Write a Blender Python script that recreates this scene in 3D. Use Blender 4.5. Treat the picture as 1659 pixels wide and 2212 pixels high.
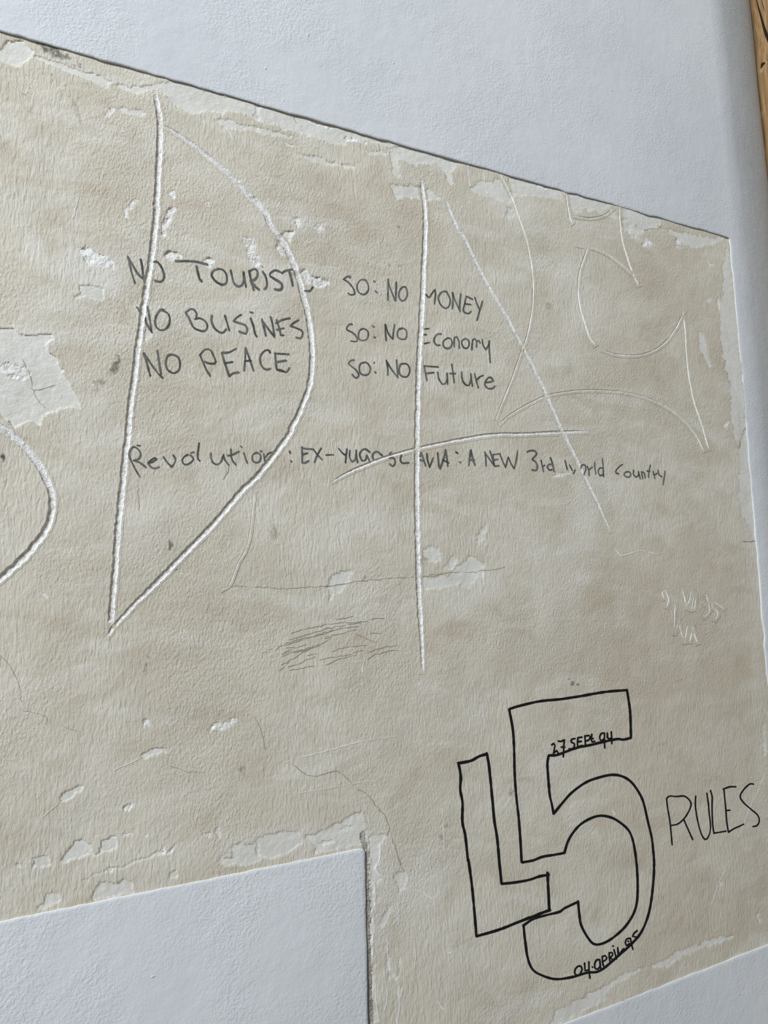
import bpy, math, random
import numpy as np
from mathutils import Matrix, Vector

random.seed(7)
rng = np.random.default_rng(11)
for o in list(bpy.data.objects):
    bpy.data.objects.remove(o)
scn = bpy.context.scene
COL = scn.collection

# ------------------------------------------------------------------ camera
W_PX, H_PX, FOC = 1659.0, 2212.0, 1400.0       # photograph frame, focal length in its pixels
CAM_D, CAM_Z = 1.25, 1.60                      # distance to the wall, height of the lens
u = np.array([3050.0, 74.0, FOC]); u /= np.linalg.norm(u)            # wall horizontal seen by the camera
v = np.array([(74.0*11800 - FOC*FOC)/3050.0, -11800.0, FOC]); v -= u*np.dot(u, v); v /= np.linalg.norm(v)
w = np.cross(v, u)                                                     # into the wall
cam_d = bpy.data.cameras.new('camera')
cam_d.sensor_fit = 'VERTICAL'; cam_d.sensor_height = 36.0
cam_d.lens = FOC/H_PX*36.0; cam_d.clip_start = 0.01
cam = bpy.data.objects.new('camera', cam_d); COL.objects.link(cam)
right = Vector((u[0], w[0], v[0])); down = Vector((u[1], w[1], v[1])); fwd = Vector((u[2], w[2], v[2]))
m = Matrix((right, -down, -fwd)).transposed().to_4x4(); m.translation = Vector((0, -CAM_D, CAM_Z))
cam.matrix_world = m
scn.camera = cam

# ------------------------------------------------------------------ daylight
world = bpy.data.worlds.new('world'); scn.world = world; world.use_nodes = True
bg = world.node_tree.nodes['Background']
bg.inputs['Color'].default_value = (1.0, 0.955, 0.86, 1); bg.inputs['Strength'].default_value = 0.15
def area(name, loc, aim, size, energy, col):
    d = bpy.data.lights.new(name, 'AREA'); d.shape = 'RECTANGLE'; d.size, d.size_y = size
    d.energy = energy; d.color = col
    o = bpy.data.objects.new(name, d); COL.objects.link(o)
    o.location = loc; o.rotation_euler = (Vector(aim)-Vector(loc)).to_track_quat('-Z', 'Y').to_euler()
    return o
area('window_daylight', (-5.6, -4.1, 6.8), (0.8, 0.0, 2.2), (1.5, 1.5), 960.0, (0.915, 0.985, 1.065))
vs = scn.view_settings
scn.display_settings.display_device = 'sRGB'
vs.view_transform = 'Standard'; vs.look = 'None'; vs.exposure = 0.0; vs.gamma = 1.0; vs.use_curve_mapping = False

# ------------------------------------------------------------------ wall plane <-> photograph
def wall_xz(px, py):
    px = np.asarray(px, float); py = np.asarray(py, float)
    rx, ry = px - W_PX/2, py - H_PX/2
    den = w[0]*rx + w[1]*ry + w[2]*FOC
    t = CAM_D/den
    return t*(u[0]*rx + u[1]*ry + u[2]*FOC), CAM_Z + t*(v[0]*rx + v[1]*ry + v[2]*FOC), t
TAB = rng.random((512, 512))
def vnoise(x, z, off=0):
    x = x + off*17.31 + 900.0; z = z + off*9.77 + 900.0
    xi = np.floor(x).astype(int); zi = np.floor(z).astype(int)
    fx = x - xi; fz = z - zi
    fx = fx*fx*(3-2*fx); fz = fz*fz*(3-2*fz)
    a = TAB[xi % 512, zi % 512]; b = TAB[(xi+1) % 512, zi % 512]
    c = TAB[xi % 512, (zi+1) % 512]; d = TAB[(xi+1) % 512, (zi+1) % 512]
    return (a*(1-fx)+b*fx)*(1-fz) + (c*(1-fx)+d*fx)*fz - 0.5
def fbm(x, z, s, o=3, off=0):
    r = 0; a = 1.0
    for k in range(o):
        r = r + a*vnoise(x/s, z/s, off+k); s *= 0.5; a *= 0.5
    return r
def base_h(x, z):                                # hand-floated old plaster, metres out of the wall
    return (-0.0003 + 0.0016*fbm(x, z, 0.30, 2, 1) + 0.0015*fbm(x, z, 0.075, 2, 5)
            + 0.00035*fbm(x, z, 0.020, 2, 9))

# ------------------------------------------------------------------ materials
def mat(name):
    m = bpy.data.materials.new(name); m.use_nodes = True
    nt = m.node_tree; b = nt.nodes['Principled BSDF']
    b.inputs['Roughness'].default_value = 0.85
    if 'Specular IOR Level' in b.inputs: b.inputs['Specular IOR Level'].default_value = 0.2
    return m, nt, b
class N:
    def __init__(s, nt): s.nt = nt
    def new(s, t, **k):
        n = s.nt.nodes.new(t)
        for a, val in k.items(): setattr(n, a, val)
        return n
    def link(s, a, b): s.nt.links.new(a, b)
    def pos(s, sc=(1, 1, 1), rot=(0, 0, 0)):
        g = s.new('ShaderNodeNewGeometry'); mp = s.new('ShaderNodeMapping')
        mp.inputs['Scale'].default_value = sc; mp.inputs['Rotation'].default_value = rot
        s.link(g.outputs['Position'], mp.inputs['Vector']); return mp.outputs['Vector']
    def noise(s, vec, scale, detail=3, rough=0.55, dist=0.0):
        n = s.new('ShaderNodeTexNoise'); n.inputs['Scale'].default_value = scale
        n.inputs['Detail'].default_value = detail; n.inputs['Roughness'].default_value = rough
        n.inputs['Distortion'].default_value = dist
        s.link(vec, n.inputs['Vector']); return n.outputs['Fac']
    def ramp(s, fac, lo, hi, a=0.0, b=1.0):
        r = s.new('ShaderNodeMapRange'); r.interpolation_type = 'SMOOTHSTEP'
        r.inputs['From Min'].default_value = lo; r.inputs['From Max'].default_value = hi
        r.inputs['To Min'].default_value = a; r.inputs['To Max'].default_value = b
        s.link(fac, r.inputs['Value']); return r.outputs['Result']
    def math(s, op, a, b=None):
        n = s.new('ShaderNodeMath', operation=op)
        for i, q in enumerate((a, b)):
            if q is None: continue
            if isinstance(q, (int, float)): n.inputs[i].default_value = q
            else: s.link(q, n.inputs[i])
        return n.outputs[0]
    def mix(s, fac, a, b):
        n = s.new('ShaderNodeMix', data_type='RGBA')
        if isinstance(fac, (int, float)): n.inputs['Factor'].default_value = fac
        else: s.link(fac, n.inputs['Factor'])
        for k, q in ((6, a), (7, b)):
            if isinstance(q, tuple): n.inputs[k].default_value = (*q, 1)
            else: s.link(q, n.inputs[k])
        return n.outputs[2]
    def attr(s, name):
        a = s.new('ShaderNodeAttribute', attribute_name=name); return a.outputs['Fac']
    def bump(s, h, dist, strength=1.0, normal=None):
        b = s.new('ShaderNodeBump'); b.inputs['Distance'].default_value = dist
        b.inputs['Strength'].default_value = strength
        s.link(h, b.inputs['Height'])
        if normal is not None: s.link(normal, b.inputs['Normal'])
        return b.outputs['Normal']

def brushed_bump(n, amp, smooth=1.0):
    """fine trowel and brush strokes, partly stroked downwards and partly grainy"""
    v1 = n.pos((1, 1, 0.26), (0, math.radians(14), 0))
    v2 = n.pos((1, 1, 1))
    strokes = n.noise(v1, 190.0, 3, 0.55, 0.6)
    grain = n.noise(n.pos((1, 1, 0.6), (0, math.radians(-25), 0)), 230.0, 3, 0.6, 0.4)
    lumps = n.noise(v2, 60.0, 2, 0.5, 0.8)
    zone = n.ramp(n.noise(v2, 3.1, 1), 0.38, 0.6)
    mixv = n.math('ADD', n.math('MULTIPLY', strokes, zone),
                  n.math('MULTIPLY', grain, n.math('SUBTRACT', 1.15, zone)))
    h = n.math('ADD', mixv, n.math('MULTIPLY', lumps, 0.45))
    return n.bump(h, amp)

def make_plaster():
    m, nt, b = mat('old_plaster'); n = N(nt)
    p = n.pos()
    big = n.noise(p, 3.2, 4, 0.55, 0.7)
    smear = n.noise(n.pos((0.55, 1, 1.5), (0, math.radians(-20), 0)), 7.5, 4, 0.6, 1.1)
    col = n.mix(n.ramp(big, 0.36, 0.66), (0.670, 0.608, 0.498), (0.745, 0.692, 0.582))
    col = n.mix(n.ramp(smear, 0.46, 0.66, 0.0, 0.8), col, (0.775, 0.735, 0.642))
    tan = n.noise(n.pos((0.8, 1, 1.3)), 9.0, 3, 0.6, 0.8)
    col = n.mix(n.ramp(tan, 0.50, 0.72, 0.0, 0.5), col, (0.575, 0.500, 0.378))
    col = n.mix(n.math('MULTIPLY', n.attr('pale'), 0.85), col, (0.830, 0.805, 0.735))
    col = n.mix(n.math('MULTIPLY', n.attr('warm'), 0.8), col, (0.580, 0.485, 0.350))
    col = n.mix(n.attr('dirt'), col, (0.115, 0.105, 0.085))
    vor = n.new('ShaderNodeTexVoronoi'); vor.inputs['Scale'].default_value = 62.0
    n.link(n.pos((1, 0.0, 1)), vor.inputs['Vector'])
    sparse = n.ramp(n.noise(p, 4.0, 2), 0.50, 0.66)
    hole = n.math('MULTIPLY', n.ramp(vor.outputs['Distance'], 0.04, 0.10, 1.0, 0.0), sparse)
    pick = n.new('ShaderNodeSeparateColor'); n.link(vor.outputs['Color'], pick.inputs['Color'])
    hole = n.math('MULTIPLY', hole, n.ramp(pick.outputs['Red'], 0.70, 0.74))
    col = n.mix(n.math('MULTIPLY', hole, 0.8), col, (0.10, 0.09, 0.07))
    n.link(col, b.inputs['Base Color'])
    n.link(brushed_bump(n, 0.0017), b.inputs['Normal'])
    return m
def make_pale(name, c1, c2, amp=0.0012, scale=40.0):
    m, nt, b = mat(name); n = N(nt); p = n.pos()
    col = n.mix(n.ramp(n.noise(p, 14.0, 4), 0.35, 0.65), c1, c2)
    n.link(col, b.inputs['Base Color'])
    h = n.math('ADD', n.noise(p, scale, 3, 0.6), n.math('MULTIPLY', n.noise(p, 260.0, 2), 0.6))
    n.link(n.bump(h, amp), b.inputs['Normal'])
    return m
def make_groove():
    m, nt, b = mat('cut_plaster'); n = N(nt); p = n.pos()
    col = n.mix(n.ramp(n.noise(p, 170.0, 3, 0.65), 0.34, 0.58), (0.66, 0.635, 0.575), (0.95, 0.935, 0.895))
    col = n.mix(n.ramp(n.noise(p, 420.0, 2, 0.6), 0.66, 0.74), col, (0.22, 0.20, 0.17))
    n.link(col, b.inputs['Base Color'])
    n.link(n.bump(n.noise(p, 330.0, 3, 0.7), 0.0022), b.inputs['Normal'])
    return m
def make_wall_paint():
    m, nt, b = mat('white_wall_paint'); n = N(nt); p = n.pos()
    col = n.mix(n.ramp(n.noise(p, 2.2, 3), 0.3, 0.7), (0.735, 0.755, 0.775), (0.80, 0.815, 0.83))
    n.link(col, b.inputs['Base Color']); b.inputs['Roughness'].default_value = 0.6
    zone = n.ramp(n.noise(p, 5.0, 2), 0.36, 0.62, 0.25, 1.0)
    orange = n.math('MULTIPLY', n.noise(p, 205.0, 3, 0.55, 0.4), zone)
    low = n.math('MULTIPLY', n.noise(p, 24.0, 2), 0.9)
    nobs = n.ramp(n.noise(p, 62.0, 1), 0.78, 0.86, 0.0, 0.8)
    h = n.math('ADD', n.math('ADD', orange, low), nobs)
    n.link(n.bump(h, 0.0014), b.inputs['Normal'])
    return m
def make_pencil(name, dark, light, lo, hi):
    m, nt, b = mat(name); n = N(nt); p = n.pos()
    grain = n.noise(p, 430.0, 3, 0.7)
    press = n.noise(p, 38.0, 2)
    n.link(n.mix(n.ramp(press, 0.35, 0.65), dark, light), b.inputs['Base Color'])
    edge = n.attr('edge')
    f = n.math('ADD', n.math('MULTIPLY', edge, 0.95), n.math('MULTIPLY', grain, 0.75))
    f = n.math('ADD', f, n.math('MULTIPLY', press, 0.35))
    a = n.ramp(f, lo, hi, 0.0, 0.94)
    n.link(a, b.inputs['Alpha'])
    return m
M_PLASTER = make_plaster()
M_CHIP = make_pale('bared_whitewash', (0.765, 0.742, 0.672), (0.815, 0.795, 0.735), 0.0009)
M_CHIP_ROUGH = make_pale('broken_whitewash', (0.84, 0.82, 0.77), (0.93, 0.915, 0.875), 0.0024, 120.0)
M_SANDED = make_pale('sanded_render', (0.40, 0.38, 0.335), (0.52, 0.50, 0.45), 0.0045, 150.0)
M_GROOVE = make_groove()
M_INCISED = make_pale('incised_plaster', (0.76, 0.73, 0.66), (0.90, 0.88, 0.82), 0.0010, 180.0)
M_WALL = make_wall_paint()
M_PENCIL = make_pencil('graphite', (0.075, 0.080, 0.075), (0.195, 0.198, 0.182), 0.55, 1.10)
M_FAINT = make_pencil('faint_graphite', (0.06, 0.06, 0.055), (0.14, 0.14, 0.125), 0.70, 1.35)
M_HAIR, _nt, _b = mat('hairline_dark'); _b.inputs['Base Color'].default_value = (0.40, 0.365, 0.295, 1)
M_PALESCR, _nt, _b = mat('hairline_pale'); _b.inputs['Base Color'].default_value = (0.88, 0.87, 0.83, 1)
M_MARKER, _nt, _b = mat('black_marker'); _b.inputs['Base Color'].default_value = (0.010, 0.010, 0.011, 1)
_b.inputs['Roughness'].default_value = 0.6

# ------------------------------------------------------------------ object helpers
def tag(o, label=None, cat=None, group=None, kind=None):
    for k, val in (('label', label), ('category', cat), ('group', group), ('kind', kind)):
        if val: o[k] = val
    return o
def mesh_obj(name, verts, faces, mats, parent=None, attrs=None, smooth=True, mat_idx=None):
    me = bpy.data.meshes.new(name)
    verts = np.asarray(verts, np.float32); nf = len(faces)
    me.vertices.add(len(verts)); me.vertices.foreach_set('co', verts.ravel())
    if isinstance(faces, np.ndarray):
        k = faces.shape[1]; flat = faces.ravel().astype(np.int32)
        starts = np.arange(0, nf*k, k, dtype=np.int32)
    else:
        flat = np.array([i for f in faces for i in f], np.int32)
        ln = np.array([len(f) for f in faces]); starts = np.concatenate(([0], np.cumsum(ln)[:-1])).astype(np.int32)
    me.loops.add(len(flat)); me.loops.foreach_set('vertex_index', flat)
    me.polygons.add(nf); me.polygons.foreach_set('loop_start', starts)
    if mat_idx is not None: me.polygons.foreach_set('material_index', np.asarray(mat_idx, np.int32))
    me.update(calc_edges=True)
    me.polygons.foreach_set('use_smooth', np.full(nf, smooth, dtype=bool))
    for k, val in (attrs or {}).items():
        a = me.attributes.new(k, 'FLOAT', 'POINT'); a.data.foreach_set('value', np.asarray(val, np.float32))
    for mm in (mats if isinstance(mats, (list, tuple)) else [mats]): me.materials.append(mm)
    me.validate()
    o = bpy.data.objects.new(name, me); COL.objects.link(o)
    if parent is not None:
        o.parent = parent; o.matrix_parent_inverse = Matrix.Identity(4)
        o.location = -Vector(parent.location)
    return o
def empty(name, loc):
    o = bpy.data.objects.new(name, None); COL.objects.link(o); o.location = loc; o.empty_display_size = 0.05
    return o

# ------------------------------------------------------------------ tracing frames (origin and magnification of each detail view)
VIEW = {'a': (0, 0, 2.9625), 'b': (550, 0, 2.9625), 'c': (1100, 0, 2.968), 'd': (0, 450, 2.9625), 'e': (550, 450, 2.9625),
        'f': (1100, 450, 2.968), 'g': (0, 900, 2.9625), 'h': (550, 900, 2.9625), 'i': (1100, 900, 2.968),
        'j': (0, 1350, 2.9625), 'k': (550, 1350, 2.9625), 'l': (1100, 1350, 2.968), 'm': (0, 1712, 2.9625),
        'n': (550, 1712, 2.9625), 'o': (1100, 1712, 2.968), 'p': (0, 0, 1.0),
        'Q1': (260, 530, 6.9125), 'Q2': (480, 530, 6.9125), 'Q3': (260, 640, 6.9125), 'Q4': (480, 640, 6.9125),
        'Q5': (730, 580, 9.2167), 'Q6': (890, 600, 9.2167), 'Q7': (730, 690, 9.2167), 'Q8': (890, 690, 8.295),
        'R1': (260, 930, 8.295), 'R2': (440, 930, 8.295), 'R3': (620, 930, 8.295), 'R4': (800, 930, 8.295),
        'R5': (980, 940, 8.295), 'R6': (1140, 950, 9.2167), 'R7': (1300, 960, 10.369), 'R8': (1400, 1260, 9.2167),
        'S1': (1170, 1560, 9.2167), 'S2': (1220, 1990, 9.2167), 'S3': (1420, 1670, 6.9414), 'S4': (970, 1480, 5.8214),
        'S5': (1080, 1470, 4.6083), 'S6': (970, 1800, 3.5298), 'S7': (540, 1310, 4.6083)}
def pts(view, s):
    x0, y0, k = VIEW[view]
    return [(x0+float(a.split(',')[0])/k, y0+float(a.split(',')[1])/k) for a in s.split()]
def strokes(view, s):
    return [pts(view, q) for q in s.split(';') if q.strip()]
def catmull(P, step):
    P = [np.array(p, float) for p in P]
    if len(P) == 2:
        n = max(1, int(np.linalg.norm(P[1]-P[0])/step)); return [P[0]+(P[1]-P[0])*k/n for k in range(n+1)]
    Q = [2*P[0]-P[1]] + P + [2*P[-1]-P[-2]]
    out = []
    for i in range(1, len(Q)-2):
        a, b, c, d = Q[i-1:i+3]; n = max(1, int(np.linalg.norm(c-b)/step))
        for k in range(n):
            t = k/n
            out.append(0.5*(2*b + (c-a)*t + (2*a-5*b+4*c-d)*t*t + (3*b-a-3*c+d)*t**3))
    out.append(P[-1]); return out
def smooth_line(P, step=2.2):
    """round through gentle bends, keep sharp corners"""
    runs = [[P[0]]]
    for i in range(1, len(P)):
        runs[-1].append(P[i])
        if 0 < i < len(P)-1:
            a = np.subtract(P[i], P[i-1]); b = np.subtract(P[i+1], P[i])
            cs = np.dot(a, b)/(np.linalg.norm(a)*np.linalg.norm(b)+1e-9)
            if cs < 0.25: runs.append([P[i]])
    out = []
    for r in runs:
        q = catmull(r, step); out += q if not out else q[1:]
    return np.array(out)
def normals2d(L):
    t = np.gradient(L, axis=0); t /= (np.linalg.norm(t, axis=1, keepdims=True)+1e-9)
    return np.stack([-t[:, 1], t[:, 0]], 1), t

# ------------------------------------------------------------------ carved and incised lines, described before the plaster is shaped
# each: thing key, list of (view, points), half width at start / end in photo pixels, depth factor
def join(*segs):
    P = []
    for vw, s in segs: P += pts(vw, s)
    return P
D_STEM = join(('a', '990,600 1010,690 1021,780 1020,900 1013,1050 1006,1200 998,1320'), ('d', '1000,0 988,130 973,270 952,400 934,510 914,650 896,780 878,900 862,1050 842,1180 830,1280 818,1400'),
              ('g', '814,150 798,260 785,400 768,560 753,700 743,850 732,1000 722,1120 714,1240 709,1320'))
D_BOWL = join(('a', '1045,800 1120,845 1210,905 1300,975 1400,1055 1500,1150 1600,1260'), ('b', '0,1280 70,1370'),
              ('e', '90,90 150,175 195,235 220,295 258,380 290,480 312,570 335,650 350,740 362,850 367,960 360,1060 343,1150 310,1240 275,1330 235,1400'),
              ('h', '230,95 160,195 80,300 0,395'), ('g', '1560,457 1470,560 1360,690 1250,802 1150,905 1050,1010 950,1110 860,1197 780,1285 725,1345 690,1398'))
B_CURVE = join(('g', '-330,-90 -180,-40 0,62 100,140 170,210 240,300 290,390 325,480 333,560 322,640 288,730 228,810 150,900 70,975 0,1035 -80,1090 -200,1170'))
A_STEM = join(('b', '1065,1155 1078,1230 1087,1330 1091,1450'), ('e', '1088,200 1083,330 1075,500 1068,650 1060,800 1050,950 1045,1100 1042,1250 1038,1400'),
              ('h', '1037,200 1036,400 1037,560 1040,700 1042,850 1046,1000 1052,1150 1060,1300 1066,1400'), ('k', '1070,160 1074,250 1074,295'))
A_DIAG = join(('b', '1222,1295 1245,1350 1300,1470'), ('e', '1330,175 1430,378 1530,560 1620,710'), ('f', '30,795 85,890 190,1100 240,1210 335,1430'),
              ('i', '340,100 420,260 500,430 560,550 600,640 645,730'))
A_BAR = join(('h', '500,412 600,355 700,312 800,272 900,240 1030,205 1150,178 1300,147 1450,122 1600,108'), ('i', '20,111 150,107 330,98 430,95 490,95'))
ARC_T = join(('b', '1555,1095 1600,1170 1640,1250'), ('f', '40,0 75,100 110,210 138,340 151,480 149,620 134,720 110,830 80,910 45,1010 10,1110'), ('e', '1600,1200 1545,1340'))
ARCH = join(('e', '1572,1372'), ('f', '0,1325 100,1265 220,1205 330,1180 430,1168 540,1163 650,1168 760,1182 880,1212 990,1262 1080,1325'), ('i', '1150,60 1200,130 1240,215'))
SIDE = join(('f', '1114,695 1125,800 1130,920 1150,1080 1180,1230'), ('i', '1215,0 1245,100 1275,205'))
C_LEFT = join(('f', '548,872 512,822 477,720 453,630 441,530 446,430 466,350 500,255'))
C_LOW = join(('f', '600,905 680,932 780,942 870,930 950,895 1020,835 1070,760 1118,665'))
C_TOP = join(('f', '440,235 500,245 560,262 640,300 730,370 795,432'))
SPIKE = join(('c', '703,1325'), ('f', '705,40 712,130 730,230 760,330 795,430 825,490'))
J1 = join(('c', '360,1225 375,1330 390,1400 402,1425'))
J2 = join(('c', '425,1383 500,1395 570,1390 620,1370 660,1340'))
HOOK = join(('g', '1625,490 1613,600 1598,740 1570,850 1520,940 1470,1070 1420,1105'))
GROOVES = []                       # dict(thing, part, P, w0, w1, depth)
def groove(thing, part, P, w0, w1, depth, wm=None):
    GROOVES.append(dict(thing=thing, part=part, L=smooth_line(P, 3.0), w0=w0, w1=w1, wm=wm, depth=depth))
groove('D', 'stem', D_STEM, 5.0, 7.5, 0.50, 7.0)
groove('D', 'bowl', D_BOWL, 3.0, 3.8, 0.50, 6.3)
groove('B', 'bowl', B_CURVE, 5.5, 8.5, 0.50, 8.0)
groove('A', 'stem', A_STEM, 3.6, 2.6, 0.52, 5.6)
groove('A', 'diagonal', A_DIAG, 3.4, 1.3, 0.46, 3.7)
groove('A', 'crossbar', A_BAR, 1.6, 1.6, 0.55, 3.2)
for nm, P in (('arc_top', ARC_T), ('arch', ARCH), ('side', SIDE), ('c', C_LEFT), ('c', C_LOW), ('spike', SPIKE), ('j', J1), ('j', J2)):
    groove(nm, 'incised_line', P, 1.2, 1.1, 1.05, 1.45)
groove('c', 'incised_line', C_TOP, 1.0, 0.7, 0.6, 0.9)
groove('hook', 'incised_line', HOOK, 0.9, 1.3, 0.7, 1.1)
for s in strokes('R8', '340,130 285,160 280,220 310,285; 330,125 365,200 395,290 385,380 365,455'):
    groove('date', 'incised_line', s, 0.9, 0.9, 0.9, 1.1)
for s in strokes('R8', '665,100 710,270 765,480; 848,150 820,290 775,430; 893,190 885,330 855,515; 935,230 935,340 915,505'):
    groove('date', 'incised_line', s, 1.0, 0.9, 1.0, 1.3)
for s in strokes('R8', '1115,415 1150,385 1175,330 1145,225; 1150,225 1185,370 1215,480 1200,580 1115,655; 1245,365 1330,380 1500,500; 1270,390 1280,470 1350,530 1380,620 1335,715'):
    groove('date', 'incised_line', s, 0.9, 0.9, 0.9, 1.15)
for s in strokes('R8', '535,430 515,600 505,950; 525,990 560,860 605,740; 605,740 640,930 705,1150; 715,1160 750,1010 778,855'):
    groove('initials', 'incised_line', s, 0.9, 0.9, 0.9, 1.15)
for s in strokes('R8', '885,860 850,1030 830,1150; 885,870 910,1000 975,1175'):
    groove('initials', 'incised_line', s, 0.9, 0.9, 0.9, 1.15)

def line_w(g):
    n = len(g['L']); t = np.linspace(0, 1, n)
    wm = g['wm'] if g['wm'] else 0.5*(g['w0']+g['w1'])
    ramp0 = np.clip(t/0.12, 0, 1); ramp1 = np.clip((1-t)/0.12, 0, 1)
    a = g['w0']+(wm-g['w0'])*ramp0**0.8; b = g['w1']+(wm-g['w1'])*ramp1**0.8
    wv = np.minimum(np.maximum(a, 0.3), 99)*np.minimum(1, b/wm) if wm else a
    return wv
for g in GROOVES:
    g['W'] = line_w(g)
    k = len(g['W']); e = np.ones(k); q = min(4, k//3)
    for j in range(q): e[j] = e[-1-j] = (j+0.5)/q
    g['E'] = e                                                   # depth fades at both ends

def seg_field(px, py, g, reach):
    """distance to the line in half-widths, and depth scale, for a cloud of points"""
    L = g['L']; best = np.full(px.shape, 1e9); bw = np.ones(px.shape); be = np.zeros(px.shape)
    lo = L.min(0)-reach; hi = L.max(0)+reach
    sel = np.where((px > lo[0]) & (px < hi[0]) & (py > lo[1]) & (py < hi[1]))[0]
    if len(sel) == 0: return best, bw, be
    step = 6
    for i in range(0, len(L)-1, step):
        seg = L[i:i+step+1]; l2 = seg.min(0)-reach; h2 = seg.max(0)+reach
        sx, sy = px[sel], py[sel]
        s2 = sel[(sx > l2[0]) & (sx < h2[0]) & (sy > l2[1]) & (sy < h2[1])]
        if len(s2) == 0: continue
        X, Y = px[s2], py[s2]
        for k in range(len(seg)-1):
            ax, ay = seg[k]; dx, dy = seg[k+1]-seg[k]; q = dx*dx+dy*dy+1e-9
            t = np.clip(((X-ax)*dx+(Y-ay)*dy)/q, 0, 1)
            d = np.hypot(X-ax-t*dx, Y-ay-t*dy); upd = d < best[s2]
            ii = s2[upd]; best[ii] = d[upd]
            j = i+k
            bw[ii] = g['W'][j]*(1-t[upd])+g['W'][j+1]*t[upd]; be[ii] = g['E'][j]*(1-t[upd])+g['E'][j+1]*t[upd]
    return best, bw, be
def groove_depth(px, py, mpp, skip=None):
    """signed relief of all carved lines (metres, negative = cut in)"""
    out = np.zeros(px.shape)
    for g in GROOVES:
        if g is skip: continue
        d, ww, ee = seg_field(px, py, g, 14.0)
        t = d/ww; dep = g['depth']*ww*mpp*ee
        prof = np.where(t < 1, -dep*np.sqrt(np.clip(1-t*t, 0, 1)), 0.0)
        out = np.minimum(out, prof)
    return out
def groove_mask(px, py, pad):
    mk = np.zeros(px.shape, bool)
    for g in GROOVES:
        d, ww, ee = seg_field(px, py, g, 16.0)
        mk |= d < np.maximum(ww*0.97, ww+pad if ww.size and g['wm'] and g['wm'] < 2.5 else ww*0.97)
    return mk

# ------------------------------------------------------------------ chips where the whitewash is bared (outline, depth in mm, rough?)
CHIPS = []
def chip(view, s, dep=0.9, rough=False, jit=3.0):
    CHIPS.append((np.array(pts(view, s)), dep*(0.001 if rough else 0.0012), rough, jit))
chip('a', '-60,300 0,320 40,258 150,255 215,330 205,365 165,388 105,430 60,415 0,385 -60,400', 1.2, jit=1.2)
chip('a', '215,350 330,385 450,430 560,465 640,480 720,525 680,556 640,550 560,502 460,466 330,408 230,374', 0.9, jit=1.5)
chip('a', '960,540 1100,512 1380,590 1659,662 1659,775 1580,735 1480,705 1420,735 1330,705 1230,715 1180,710 1120,680 1080,625 1030,590 950,575 870,600 800,570 730,550 760,530 850,545', 0.8)
chip('b', '0,655 350,758 600,830 900,925 870,945 720,895 590,890 570,935 500,915 420,890 330,865 200,820 100,790 0,772', 0.8)
chip('b', '860,950 940,930 1100,965 1300,1020 1300,1060 1262,1090 1258,1180 1240,1170 1215,1095 1170,1045 1070,1035 1040,1055 990,1035 922,1010 928,1130 880,1110 870,1000', 0.8)
chip('b', '620,935 720,970 860,960 860,985 760,990 735,992 700,972', 0.6)
chip('b', '870,1170 930,1180 1000,1185 1110,1200 1160,1230 1212,1277 1140,1280 1080,1275 960,1260 900,1270 880,1235', 1.0)
chip('b', '1370,1200 1440,1150 1500,1160 1560,1140 1659,1180 1659,1300 1560,1275 1450,1245 1390,1215', 0.7)
chip('b', '275,985 370,985 480,1030 660,1065 640,1082 490,1050 350,1030', 0.9)
chip('a', '1380,775 1450,760 1560,800 1659,812 1659,845 1560,836 1450,826', 0.8)
chip('b', '0,812 130,842 290,880 260,886 0,852', 0.6)
chip('b', '180,908 260,918 242,932 190,926', 0.7)
chip('c', '0,1120 330,1205 345,1285 300,1275 200,1260 60,1255 0,1240', 0.7)
chip('c', '0,1330 45,1370 20,1395 -20,1390', 0.8)
chip('c', '352,1215 700,1312 980,1400 960,1460 860,1478 800,1520 760,1475 700,1412 620,1380 560,1350 470,1340 420,1370 370,1300', 0.7)
chip('f', '700,40 780,90 862,132 832,162 730,132', 0.9)
chip('f', '960,128 1120,160 1400,195 1300,230 1200,252 1130,240 1070,182 990,142', 0.7)
chip('f', '1370,300 1402,240 1440,600 1480,1000 1528,1480 1440,1480 1402,1100 1362,900 1342,650 1370,500', 0.5)
chip('i', '1480,0 1524,0 1560,400 1590,800 1560,800 1500,650 1470,500 1475,200', 0.5)
chip('f', '1205,790 1240,800 1275,920 1292,1010 1280,1020 1220,900', 0.8, jit=1.5)
for q in ('1270,340 1300,352 1308,385 1285,372', '1203,440 1232,450 1226,492 1215,470', '1230,588 1256,620 1246,637', '1268,592 1290,570 1306,582 1300,612',
          '1330,480 1345,560 1352,640 1335,655', '1368,1395 1385,1370 1412,1362 1392,1415', '1218,680 1236,685 1230,702', '1300,1255 1316,1262 1312,1300'):
    chip('f', q, 0.8, True, 1.5)
chip('d', '500,252 560,248 660,310 700,300 735,350 725,392 690,386 640,362 600,372 540,332', 1.8, True)
chip('d', '510,495 580,490 660,520 675,592 640,582 600,577 560,547 510,572 478,577 515,530', 1.0)
chip('d', '-200,760 0,770 100,765 130,805 230,800 330,798 342,832 280,862 300,900 360,960 400,1050 440,1120 512,1250 512,1282 460,1270 390,1285 340,1310 265,1340 255,1388 200,1355 130,1390 80,1412 60,1370 20,1350 0,1310 -200,1200', 1.3)
chip('d', '0,990 110,985 160,1000 190,1060 150,1100 60,1080 10,1040', 2.2, True)
chip('d', '935,768 972,812 915,852', 1.0, jit=1.0)
chip('e', '140,190 190,140 255,145 230,210 200,262 205,302 160,302 135,250', 2.4, True)
chip('e', '248,50 290,70 302,100 296,132 275,117', 2.0, True, 1.5)
chip('e', '370,120 400,95 430,88 439,142 410,152 380,135', 1.2, True, 1.5)
chip('p', '523,515 552,512 553,545 561,563 566,577 549,578 541,562 534,545 533,530 524,530', 1.4, True)
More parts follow.
